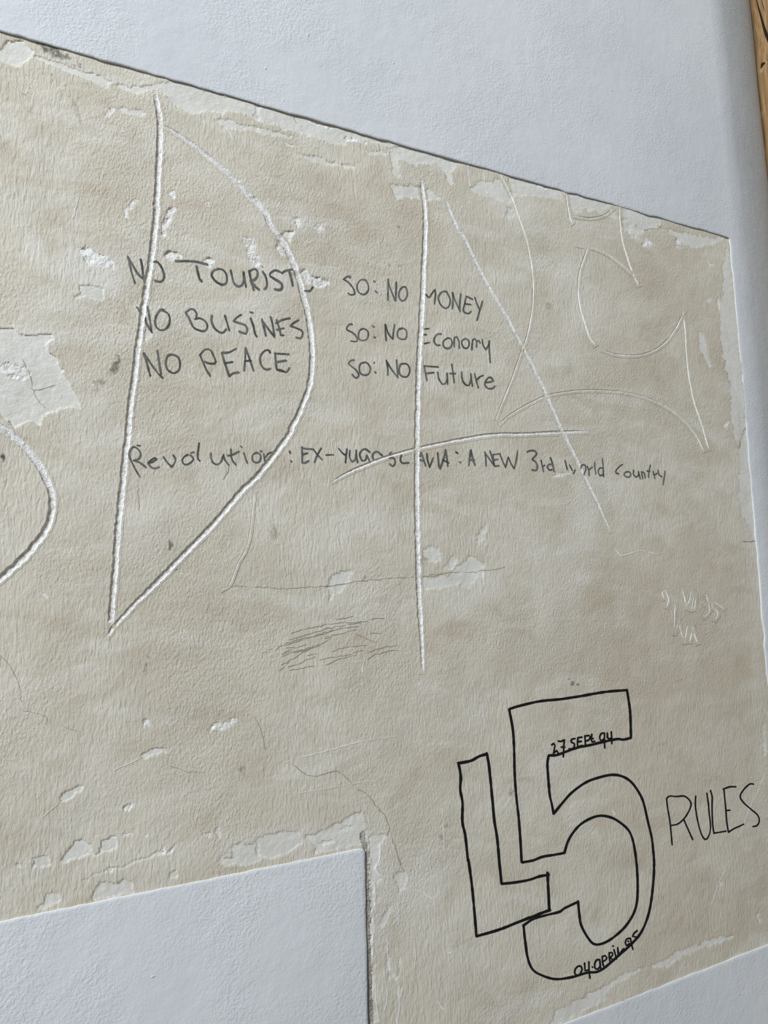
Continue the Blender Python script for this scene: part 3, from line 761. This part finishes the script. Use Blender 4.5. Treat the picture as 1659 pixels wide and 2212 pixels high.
inscription('pencil_writing', 'long pencilled line Revolution: EX-YUGOSLAVIA: A NEW 3rd World Country', 'pencil writing', [
    ('R1', '240,290 190,330 155,440 200,560 270,700 345,825; 260,295 330,350 360,430 320,510 230,535; 235,540 340,570 460,660; 300,270 350,270'),
    ('R1', '490,580 570,560 650,510 610,490 540,530 500,590 560,660 620,675 695,650'),
    ('R1', '770,470 830,560 915,650; 945,440 980,500 970,570 920,650'),
    ('R1', '1210,430 1140,470 1105,540 1140,600 1210,600 1290,540 1300,490 1250,440; 1260,405 1310,385'),
    ('R1', '1405,220 1395,330 1380,420 1390,510 1425,545'),
    ('R2', '125,410 130,500 170,580 240,605 310,550 350,430; 350,430 380,530 450,620'),
    ('R2', '485,335 495,480 530,560 575,610; 430,450 520,430 630,370'),
    ('R2', '715,400 745,490 780,580; 650,275 680,295'),
    ('R2', '940,395 880,430 870,520 920,570 990,560 1020,490 1000,420 950,395; 1010,370 1040,370'),
    ('R2', '1070,410 1095,550; 1110,480 1150,420 1210,390'),
    ('R2', '1535,370 1550,405; 1555,540 1575,560', 2.2, 'colon'),
    ('R3', '260,290 270,430 265,575 320,575 385,540; 265,310 340,325 440,330; 270,430 360,405', 2.2),
    ('R3', '465,330 540,430 620,515; 610,315 540,440 490,565'),
    ('R3', '690,437 830,432', None, 'hyphen'),
    ('R3', '920,320 980,390 1050,450; 1070,330 1055,450 1045,575'),
    ('R3', '1125,350 1115,470 1160,560 1220,510 1240,350; 1240,420 1260,570'),
    ('R3', '1480,385 1400,330 1330,360 1300,440 1340,540 1400,530 1430,440; 1430,440 1480,550'),
    ('R4', '60,510 40,490 50,410 120,375 180,420 215,450'),
    ('R4', '375,385 340,425; 340,495 410,490 440,540 430,610 390,635 345,595'),
    ('R4', '555,445 535,520 570,580 690,575'),
    ('R4', '885,470 905,385 940,490 990,630; 885,525 940,540'),
    ('R4', '1010,410 1020,520 1060,655; 1060,655 1120,490'),
    ('R4', '1200,395 1215,520 1225,655'),
    ('R4', '1345,345 1310,500 1245,690; 1345,345 1370,500 1385,640; 1290,520 1405,580'),
    ('R4', '1530,380 1565,405; 1595,565 1620,570', 2.2, 'colon'),
    ('R5', '305,260 285,400 270,540; 305,260 340,420 380,535; 275,440 370,440'),
    ('R5', '555,295 570,420 575,550; 560,320 640,430 730,555; 645,280 690,420 720,550', 1.6),
    ('R5', '700,345 715,450 725,555 810,545; 710,345 830,330; 710,445 790,430', 1.5),
    ('R5', '820,330 870,460 925,575; 925,575 970,400; 975,390 1020,500 1080,600; 1085,590 1120,430 1140,275', 1.6),
    ('R5', '1310,300 1370,275 1450,280 1480,340 1400,430 1470,480 1500,560 1480,630 1400,620', 2.0),
    ('R6', '265,405 290,520 310,630; 295,530 340,500', 1.7),
    ('R6', '450,350 490,480 520,630; 490,480 420,490 390,540 430,600 480,590', 1.7),
    ('R6', '735,405 780,590; 825,500 880,610; 905,670 940,590', 1.7),
    ('R6', '1050,560 1080,500 1140,510 1150,600 1110,690', 1.5),
    ('R6', '1180,525 1210,620 1215,710; 1210,600 1280,540', 1.5),
    ('R6', '1325,440 1330,560 1350,680', 1.5),
    ('R6', '1480,370 1495,560 1500,730; 1490,560 1430,560 1395,630 1430,715 1495,690', 1.5),
    ('R7', '460,445 390,490 310,580 310,640 370,655', 1.5),
    ('R7', '560,610 500,640 490,680 560,730 630,710 645,650 600,610 530,615', 1.4),
    ('R7', '715,570 705,660 760,730 810,700 820,600; 820,610 860,770', 1.4),
    ('R7', '885,610 915,760; 890,610 950,640 970,750', 1.4),
    ('R7', '1090,460 1060,580 1045,730; 1010,590 1080,600', 1.4),
    ('R7', '1150,600 1190,760; 1190,680 1240,640', 1.4),
    ('R7', '1260,570 1290,680 1350,720; 1420,590 1400,720 1370,900', 1.4)], 1.95, M_PENCIL)
# marker
L5 = inscription('marker_letter', 'black marker outline of a block letter L left of the outlined 5', 'marker drawing', [
    ('S4', '118,980 147,1150 140,1310 168,1480 168,1720 205,1900 238,2212'), ('S6', '148,200 175,400 195,620 208,785'),
    ('S4', '112,980 200,968 290,945 380,895 475,865'), ('S4', '475,855 500,1000 525,1220 550,1480 570,1700 605,1920 630,2212'),
    ('S6', '380,200 390,290 400,385'), ('S6', '400,385 500,375 610,355 690,328 760,315'), ('S6', '750,300 755,420 765,590'),
    ('S6', '770,585 650,630 520,680 380,735 208,785')], 2.5, M_MARKER, 0.0006, 'line', 0.08)
inscription('marker_numeral', 'big black marker outline of the numeral 5 beside the outlined L', 'marker drawing', [
    ('S5', '90,285 200,250 400,205 600,185 800,155 1000,120 1120,105 1262,95'), ('S5', '1262,90 1285,230 1300,380 1305,570'),
    ('S5', '1305,570 1230,588 1170,582 1050,605 900,640 780,665 650,710 560,742 485,745'), ('S5', '485,745 472,830 480,950 495,1130 515,1230 533,1325'),
    ('S5', '533,1325 620,1220 720,1110 860,1010 1000,960 1120,938 1220,955 1310,1015 1390,1130 1430,1230 1470,1400 1510,1570 1528,1720 1535,1843'),
    ('S6', '1562,240 1562,300 1548,450 1520,610 1470,740 1400,830 1290,930 1150,1045 1050,1062 940,1095 810,1112 700,1080 635,1035 600,950 580,820 568,700'),
    ('S6', '565,705 640,655 740,625 840,598 880,570 985,520'), ('S6', '982,518 990,610 1005,700 1060,800 1110,845 1180,835 1260,785 1340,710 1400,620 1430,520 1437,380 1431,240'),
    ('S5', '1360,1840 1345,1720 1310,1560 1260,1470 1160,1390 1080,1355 990,1345 900,1370 800,1430 720,1520 670,1610 640,1715'),
    ('S5', '640,1715 530,1735 420,1755 330,1790 220,1810'), ('S5', '92,285 130,500 140,700 145,900 160,1130 185,1360 200,1560 215,1808')], 2.3, M_MARKER, 0.0006, 'line', 0.08)
inscription('marker_word', 'black marker word RULES to the right of the outlined 5', 'marker writing', [
    ('S3', '135,380 150,500 185,700 205,880 222,1075; 135,385 180,345 290,350 400,345 470,390 508,460 480,560 400,680 310,760 210,785; 395,695 450,820 530,995'),
    ('S3', '578,345 573,480 600,680 650,880 700,980 740,990 785,910 800,790 780,600 765,450 743,300'),
    ('S3', '795,260 820,350 820,500 830,750 850,905; 855,900 940,885 1030,870'),
    ('S3', '995,240 1015,450 1035,700 1065,885; 980,240 1080,205 1180,205; 1030,558 1085,555; 1065,885 1150,830 1290,765'),
    ('S3', '1445,165 1380,165 1290,250 1240,350 1290,440 1400,540 1500,630 1525,720 1490,785 1430,800')], 1.45, M_MARKER, 0.0006, wiggle=0.08)
inscription('marker_date', 'small black marker date 27 SEPt 94 inside the top arm of the 5', 'marker writing', [
    ('S1', '200,450 240,420 262,460 250,540 235,630; 235,615 300,560 330,620'),
    ('S1', '330,375 390,380 450,350; 450,350 440,500 430,690; 390,495 460,495'),
    ('S1', '665,325 600,340 590,395 650,430 640,500 600,530 545,530'),
    ('S1', '720,310 712,400 715,490 800,460; 715,310 800,295; 715,390 785,380'),
    ('S1', '855,270 862,370 870,470; 858,275 940,260 960,310 920,360 870,370'),
    ('S1', '995,240 985,340 1000,390 1055,380; 960,320 1025,325'),
    ('S1', '1250,215 1190,225 1155,300 1180,380 1240,330; 1250,215 1250,400 1255,510'),
    ('S1', '1310,215 1310,310 1340,330 1390,310; 1385,190 1395,330 1395,430')], 1.6, M_MARKER, 0.0006, 'character', 0.08)
inscription('marker_date', 'small black marker date 04.APRIL 95 along the bottom curve of the 5', 'marker writing', [
    ('S2', '260,895 210,950 195,1030 240,1070 300,1050 340,950 310,890 250,900'),
    ('S2', '390,830 400,985 480,960; 475,805 480,980 495,1130'), ('S2', '543,908 555,915', 1.5),
    ('S2', '690,760 630,770 590,850 600,930 650,950 700,890; 690,760 700,880 710,945'),
    ('S2', '740,700 745,800 760,880; 740,700 800,680 830,730 790,780 735,800'),
    ('S2', '880,620 880,720 895,805; 880,625 940,620 945,670 890,720; 890,720 965,770'),
    ('S2', '970,560 1000,660 1020,745; 948,488 962,494'), ('S2', '1048,520 1055,620 1060,690; 1065,690 1110,610 1165,545'),
    ('S2', '1300,335 1230,350 1200,420 1220,480 1290,440; 1250,395 1265,400; 1300,335 1320,440 1350,555'),
    ('S2', '1435,185 1380,230 1340,300 1420,310 1400,370 1375,400')], 1.6, M_MARKER, 0.0006, 'character', 0.08)
# scribble of hair-fine scratches
SCR = '410,265 640,205 850,165 1170,150; 390,330 600,270 850,200 1100,160; 240,440 380,360 640,290 900,220 1080,200; 350,390 500,340 820,245; 120,468 180,445 220,420; 320,470 480,440 640,395; 310,495 420,465 560,430 700,375 810,320 820,285 900,270 1050,230; 310,580 430,520 560,440 690,390; 290,635 350,590 390,545; 385,605 500,565 640,500; 390,635 640,590; 690,535 800,510 1000,475 1130,430; 735,595 900,520 1060,485; 810,450 950,410 1170,385; 1180,450 1320,410 1470,390; 1170,525 1260,480 1400,440 1500,440; 1050,270 1150,320 1260,355; 1200,275 1310,262; 860,130 1020,95; 1200,130 1340,115; 740,300 810,305 740,320; 570,490 680,465; 360,410 450,400; 320,475 400,430 560,380'
def jitter(L, amp, step=7):
    L = catmull(L, step); return [tuple(p + rng.normal(0, amp, 2)) for p in L]
c = wall_xz(725, 1390)
scr = tag(empty('scratched_scribble', (float(c[0]), 0, float(c[1]))), 'patch of dense hair-fine scribbled scratches left of the foot of the carved A', 'scribble')
for L in strokes('S7', SCR):
    drawn('scratch', [jitter(L, 0.7)], 0.5, M_HAIR, scr, 0.0005, 0.45)
# cracks and loose scratches belong to the plaster
CRACKS = [('k', '0,590 30,650 50,700 55,740 68,800', .7), ('k', '235,888 280,920 335,962 400,966 480,942 525,935 575,965 640,1040 720,1085 780,1160 830,1220 862,1290 850,1345', .9),
          ('n', '880,300 895,340 912,392 940,480 962,500', .9), ('g', '1460,1085 1580,1085', .5), ('h', '0,1088 200,1100 330,1090 460,1085 560,1070 700,1050 900,1032 1035,1026', .7),
          ('h', '1060,1022 1200,1003 1350,993 1460,990 1600,965', .6), ('j', '1090,905 1150,920 1200,940 1310,945', .7), ('j', '0,190 60,260 110,350 140,490', .5),
          ('j', '150,545 230,565 300,590 290,640', .6), ('j', '380,630 430,660 500,680', .5), ('d', '140,960 190,1060 205,1150 235,1160 280,1150 380,1120', .8), ('d', '205,1150 240,1220 285,1275', .6),
          ('c', '1490,1410 980,1404 965,1450 870,1470', .0), ('f', '985,70 960,125 865,135', .9), ('f', '1525,1395 1490,1450', .8), ('i', '1525,70 1490,140 1472,200', .7), ('i', '1500,800 1590,800', 1.2),
          ('g', '880,400 890,600', .5), ('b', '250,745 268,780', .8), ('e', '1240,1380 1190,1300', .0), ('h', '380,420 320,470', .0), ('Q2', '560,290 610,325', 1.2), ('R2', '450,620 430,740 345,880', .9)]
for vw, s, hw in CRACKS:
    if hw <= 0: continue
    drawn('crack', [jitter(pts(vw, s), 0.9, 5)], hw*0.8, M_HAIR, panel, 0.0004, 0.4)
PALES = [('k', '190,882 330,840 480,800 640,755 800,725 905,713', 1.0), ('k', '270,1080 500,1040 690,1005 750,998', .6), ('i', '680,850 720,890 780,875 830,862 870,862', 1.0), ('i', '900,868 940,880 1005,870', .9),
         ('j', '730,930 860,870 920,845', .9), ('j', '270,1230 350,1160 390,1125', .8), ('k', '1200,1180 1207,1290 1215,1450', 1.0), ('k', '695,1120 715,1200 745,1330', .9),
         ('S3', '1620,0 1500,280 1390,500 1300,740 1215,950', .9), ('o', '1410,440 1350,570 1300,720', .8), ('o', '1130,1080 1090,1150', .8), ('a', '1450,820 1495,900', .9), ('a', '1410,420 1340,500', .7),
         ('k', '1070,350 1055,385', 1.3), ('k', '690,260 690,300', 1.2), ('k', '685,350 690,385', 1.0), ('Q1', '750,1160 745,1160', .8), ('e', '795,210 795,300', .5), ('d', '480,0 465,60', .9), ('a', '510,1240 470,1390', .8),
         ('b', '1365,1050 1380,1190', 1.0), ('b', '1465,1110 1490,1240', 1.0), ('b', '1580,1170 1585,1210', .8), ('c', '850,1370 850,1440', .9), ('n', '1030,1000 1025,1120', .8), ('n', '860,700 880,690', .8),
         ('n', '915,720 920,840', .9), ('n', '845,910 850,1020 860,1100 870,1180', .9), ('n', '925,1240 918,1340 935,1300 950,1250', 1.0), ('n', '800,340 800,420 772,490 822,545', 1.1), ('n', '765,590 768,690 750,760', 1.1),
         ('n', '755,820 765,880 752,940 752,1040', 1.0), ('n', '770,1180 780,1330 795,1480', 1.1), ('n', '850,1260 848,1330 830,1400', 1.0), ('n', '1100,570 1085,620 1090,650 1135,680', .9), ('n', '930,1300 925,1400 910,1480', .9),
         ('n', '1170,1340 1210,1390', 1.0), ('o', '440,1210 420,1260', .9), ('m', '830,65 810,115', 1.2), ('i', '160,880 170,950', .8), ('h', '1490,590 1480,640', .8), ('l', '665,1195 675,1215', 1.6), ('o', '905,370 895,400', .8)]
for vw, s, hw in PALES:
    drawn('scratch', [jitter(pts(vw, s), 0.35 if vw != 'n' else 0.7, 6)], hw*(1.45 if vw == 'n' else 1.0), M_PALESCR, panel, 0.0005, 0.35)

# ------------------------------------------------------------------ white painted wall standing proud of the bare plaster
THK = 0.0027
def edge_ring(P, wob_px):
    L = np.array(P, float); out = [L[0]]
    for a, b in zip(L[:-1], L[1:]):
        n = max(1, int(np.linalg.norm(b-a)/5.0))
        for k in range(1, n+1): out.append(a+(b-a)*k/n)
    L = np.array(out); n = len(L)
    q = np.arange(0, n+9, 4); amp = np.interp(np.arange(n), q, rng.normal(0, 1, len(q)))*wob_px
    nrm, t = normals2d(L)
    return L + nrm*amp[:, None], nrm
def slab(P, outer_world, wob_px, sgn, bev=(1.6, 4.5)):
    """verts/faces of a painted layer whose broken edge follows P (photo pixels); sgn gives the paint side"""
    L, nrm = edge_ring(P, wob_px); n = len(L)
    vs, hs = [], []
    for off, h in ((0.0, -0.004), (0.0, THK*0.62), (bev[0]*0.5, THK*0.9), (bev[1], THK)):
        q = L + nrm*sgn*off
        x, z, _ = wall_xz(q[:, 0], q[:, 1]); bh = 0.0
        hv = base_h(x, z) + 0.0007 if h < 0 else np.full(n, h)
        vs.append(np.stack([x, -hv, z], 1))
    V = np.concatenate(vs); I = np.arange(4*n).reshape(4, n)
    F = [tuple(f) for f in np.stack([I[:-1, :-1], I[:-1, 1:], I[1:, 1:], I[1:, :-1]], -1).reshape(-1, 4)]
    k = len(V)
    V = np.concatenate([V, np.array([(x, -THK, z) for x, z in outer_world]).reshape(-1, 3)])
    F.append(tuple(I[3]) + tuple(range(k, k+len(outer_world))))
    return V, F
def unmap(px, py):
    x, z, _ = wall_xz(px, py); return float(x), float(z)
top_edge = [(x, TOP(x)) for x in (-400, 118, 557, 1108)] + [(1574.5, 514.4)]
rgt_edge = [(float(RGT(y)), y) for y in (650, 800, 950, 1100, 1250, 1400, 1550, 1700, 1850)]
# rounded corner at the right-hand end: found where the line of sight to the post grazes it
def sight(px, py):
    rx, ry = px-W_PX/2, py-H_PX/2
    return u[0]*rx+u[1]*ry+u[2]*FOC, w[0]*rx+w[1]*ry+w[2]*FOC
_dx, _dy = sight(1637, 190)
PHI = math.atan2(_dy, _dx)                                              # angle of that sight line to the wall
def corner_profile():
    """plan of the hand-plastered corner: a soft break, a slow curve, then the turn into the reveal"""
    P = [(0.0, 0.0, 0.0)]; x = y = 0.0
    for length, a0, a1, n in ((0.085, 0.0, math.radians(13), 14), (0.225, math.radians(13), math.radians(21), 12), (0.12, math.radians(21), PHI, 10), (0.10, PHI, math.radians(100), 16)):
        for k in range(n):
            t = (k+0.5)/n; ang = a0+(a1-a0)*t
            x += math.cos(ang)*length/n; y += math.sin(ang)*length/n
            P.append((x, y, a0+(a1-a0)*(k+1)/n))
    return P
PROF = corner_profile()
TX, TY = next((x, y) for x, y, a in PROF if a >= PHI-1e-6)               # where the sight line grazes the curve
XC = (CAM_D - THK + TY)*_dx/_dy - TX
zt, zb = 4.2, -0.35
x_l = unmap(-400, TOP(-400))[0]
corner_px = (1707.0, float(BOT(1707.0)))
V1, F1 = slab(top_edge + rgt_edge + [corner_px], [], 0.8, -1)
F1 = F1[:-1]
n1 = len(V1)//4; ring = list(range(3*n1, 4*n1))
k = len(V1); outer = [(XC, zb), (XC, zt), (x_l, zt)]
V1 = np.concatenate([V1, np.array([(x, -THK, z) for x, z in outer])])
F1.append(tuple(ring) + (k, k+1, k+2))
NA = len(PROF)-1; a0 = len(V1); arc = []
for j in range(NA+1):
    for z in np.linspace(zb, zt, 14): arc.append((XC+PROF[j][0], -THK+PROF[j][1], z))
V1 = np.concatenate([V1, np.array(arc)])
A = np.arange(a0, a0+(NA+1)*14).reshape(NA+1, 14)
F1 += [tuple(f) for f in np.stack([A[:-1, :-1], A[1:, :-1], A[1:, 1:], A[:-1, 1:]], -1).reshape(-1, 4)]
wall = mesh_obj('wall_back', V1, F1, M_WALL, None, smooth=True)
tag(wall, kind='structure')
# lower painted field
low_edge = [(x, LOW(x)) for x in (-400, 0, 280, 560, 700, 768)] + [(782, LOW(782)+1.5), (787.5, 1838)]
side_edge = [(788, 1850), (789.5, 1950), (792, 2080), (794.5, 2212), (797, 2330), (799, float(BOT(799)))]
bot_edge = [(x, float(BOT(x))) for x in (1000, 1218, 1440, 1659)] + [corner_px]
V2, F2 = slab(low_edge + side_edge + bot_edge, [(XC, zb+0.3), (XC, zb), (x_l, zb)], 0.5, 1, (2.5, 7.0))
low = mesh_obj('wall_lower', V2, F2, M_WALL, None, smooth=True)
tag(low, kind='structure')

# ------------------------------------------------------------------ old wooden post beyond the rounded corner
def make_wood():
    m, nt, b = mat('weathered_oak'); n = N(nt)
    g = n.pos((1, 1, 0.10), (0, math.radians(3), 0))
    rings = n.noise(g, 36.0, 5, 0.65, 1.4); fine = n.noise(n.pos((1, 1, 0.04)), 210.0, 3, 0.6)
    col = n.mix(n.ramp(rings, 0.32, 0.66), (0.205, 0.115, 0.045), (0.400, 0.255, 0.118))
    col = n.mix(n.ramp(fine, 0.52, 0.7, 0, 0.5), col, (0.20, 0.11, 0.045))
    col = n.mix(n.ramp(n.noise(n.pos(), 16.0, 3), 0.60, 0.72, 0, 0.55), col, (0.50, 0.40, 0.26))
    n.link(col, b.inputs['Base Color'])
    n.link(n.bump(n.math('ADD', rings, fine), 0.003), b.inputs['Normal'])
    b.inputs['Roughness'].default_value = 0.7
    return m
M_WOOD = make_wood()
M_DARKWOOD, _nt, _b = mat('dark_crack'); _b.inputs['Base Color'].default_value = (0.018, 0.010, 0.006, 1)
gx0 = XC + TX; gy0 = -THK + TY           # grazing point
PH = 0.10                                                                   # how far along the sight line the post begins
bx = gx0 + 0.05*math.cos(PHI) - 0.003*math.sin(PHI); by = gy0 + 0.05*math.sin(PHI) + 0.003*math.cos(PHI)
face_ang = PHI + math.radians(100)                                          # direction of the visible face, seen nearly square on
post = tag(empty('wooden_post', (bx, by, 0.0)), 'weathered golden brown wooden post at the top right corner beyond the white wall', 'post')
fdir = Vector((math.sin(PHI-math.radians(18)), -math.cos(PHI-math.radians(18)), 0))   # across the visible face, to the right
back = Vector((math.cos(PHI-math.radians(18)), math.sin(PHI-math.radians(18)), 0))
def post_pt(a, d, z): return Vector((bx, by, 0)) + fdir*a + back*d + Vector((0, 0, z))
zs = np.linspace(0.02, 4.15, 60); prof = [(0.0, 0.16), (-0.006, 0.03), (-0.004, 0.010), (0.002, 0.003), (0.012, 0.0), (0.05, 0.0), (0.10, 0.001), (0.17, 0.0), (0.178, 0.004), (0.18, 0.012), (0.18, 0.16)]
Vp, Fp = [], []
for i, z in enumerate(zs):
    wv = 0.004*math.sin(z*2.1)+0.003*math.sin(z*5.3+1)
    for a, d in prof: Vp.append(post_pt(a + (wv if a < .02 else 0), d, z))
k = len(prof)
for i in range(len(zs)-1):
    for j in range(k):
        j2 = (j+1) % k; Fp.append((i*k+j, i*k+j2, (i+1)*k+j2, (i+1)*k+j))
Fp.append(tuple(range(k))[::-1]); Fp.append(tuple((len(zs)-1)*k+j for j in range(k)))
def rel(P): return [tuple(Vector(p)) for p in P]
mesh_obj('shaft', rel(Vp), Fp, M_WOOD, post, smooth=False)
def post_at(px, py):
    """a, z on the visible face where the sight line through a photo pixel meets it"""
    r = np.array([px-W_PX/2, py-H_PX/2, FOC]); d = Vector((float(u@r), float(w@r), float(v@r)))
    o = Vector((0, -CAM_D, CAM_Z)); n = back
    t = (Vector((bx, by, 0))-o).dot(n)/d.dot(n); p = o + d*t
    return (p-Vector((bx, by, 0))).dot(fdir), p.z
def split(name, pp, hws):
    Vv, Ff = [], []
    for (px, py), hw in zip(pp, hws):
        a, z = post_at(px, py)
        for s, dd in ((-1, -0.0006), (0, -0.0012), (1, -0.0006)): Vv.append(post_pt(a+s*hw, dd, z))
    for i in range(len(pp)-1):
        for j in range(2): Ff.append((3*i+j, 3*i+j+1, 3*i+j+4, 3*i+j+3))
    mesh_obj(name, rel(Vv), Ff, M_DARKWOOD, post)
split('split', [(1633, -6), (1638, 14), (1643, 32), (1650, 58), (1656, 76), (1666, 100)], [.0012, .002, .003, .004, .005, .005])
split('split', [(1645, 0), (1649, 14), (1653, 26)], [.0006, .001, .0004])
a, z = post_at(1647.5, 140)
Vk = [post_pt(a, -0.0012, z)]; Fk = []
for j in range(14):
    t = 2*math.pi*j/14; r = 1+0.3*math.sin(3*t+1)
    Vk.append(post_pt(a+0.0075*r*math.cos(t)+0.003*math.sin(t), -0.0007, z+0.0085*r*math.sin(t)))
for j in range(14): Fk.append((0, 1+j, 1+(j+1) % 14))
mesh_obj('knot', rel(Vk), Fk, M_DARKWOOD, post)
print('panel verts', len(panel.data.vertices), 'XC', XC, 'PHI', math.degrees(PHI), 'chips', len(CHIPS))
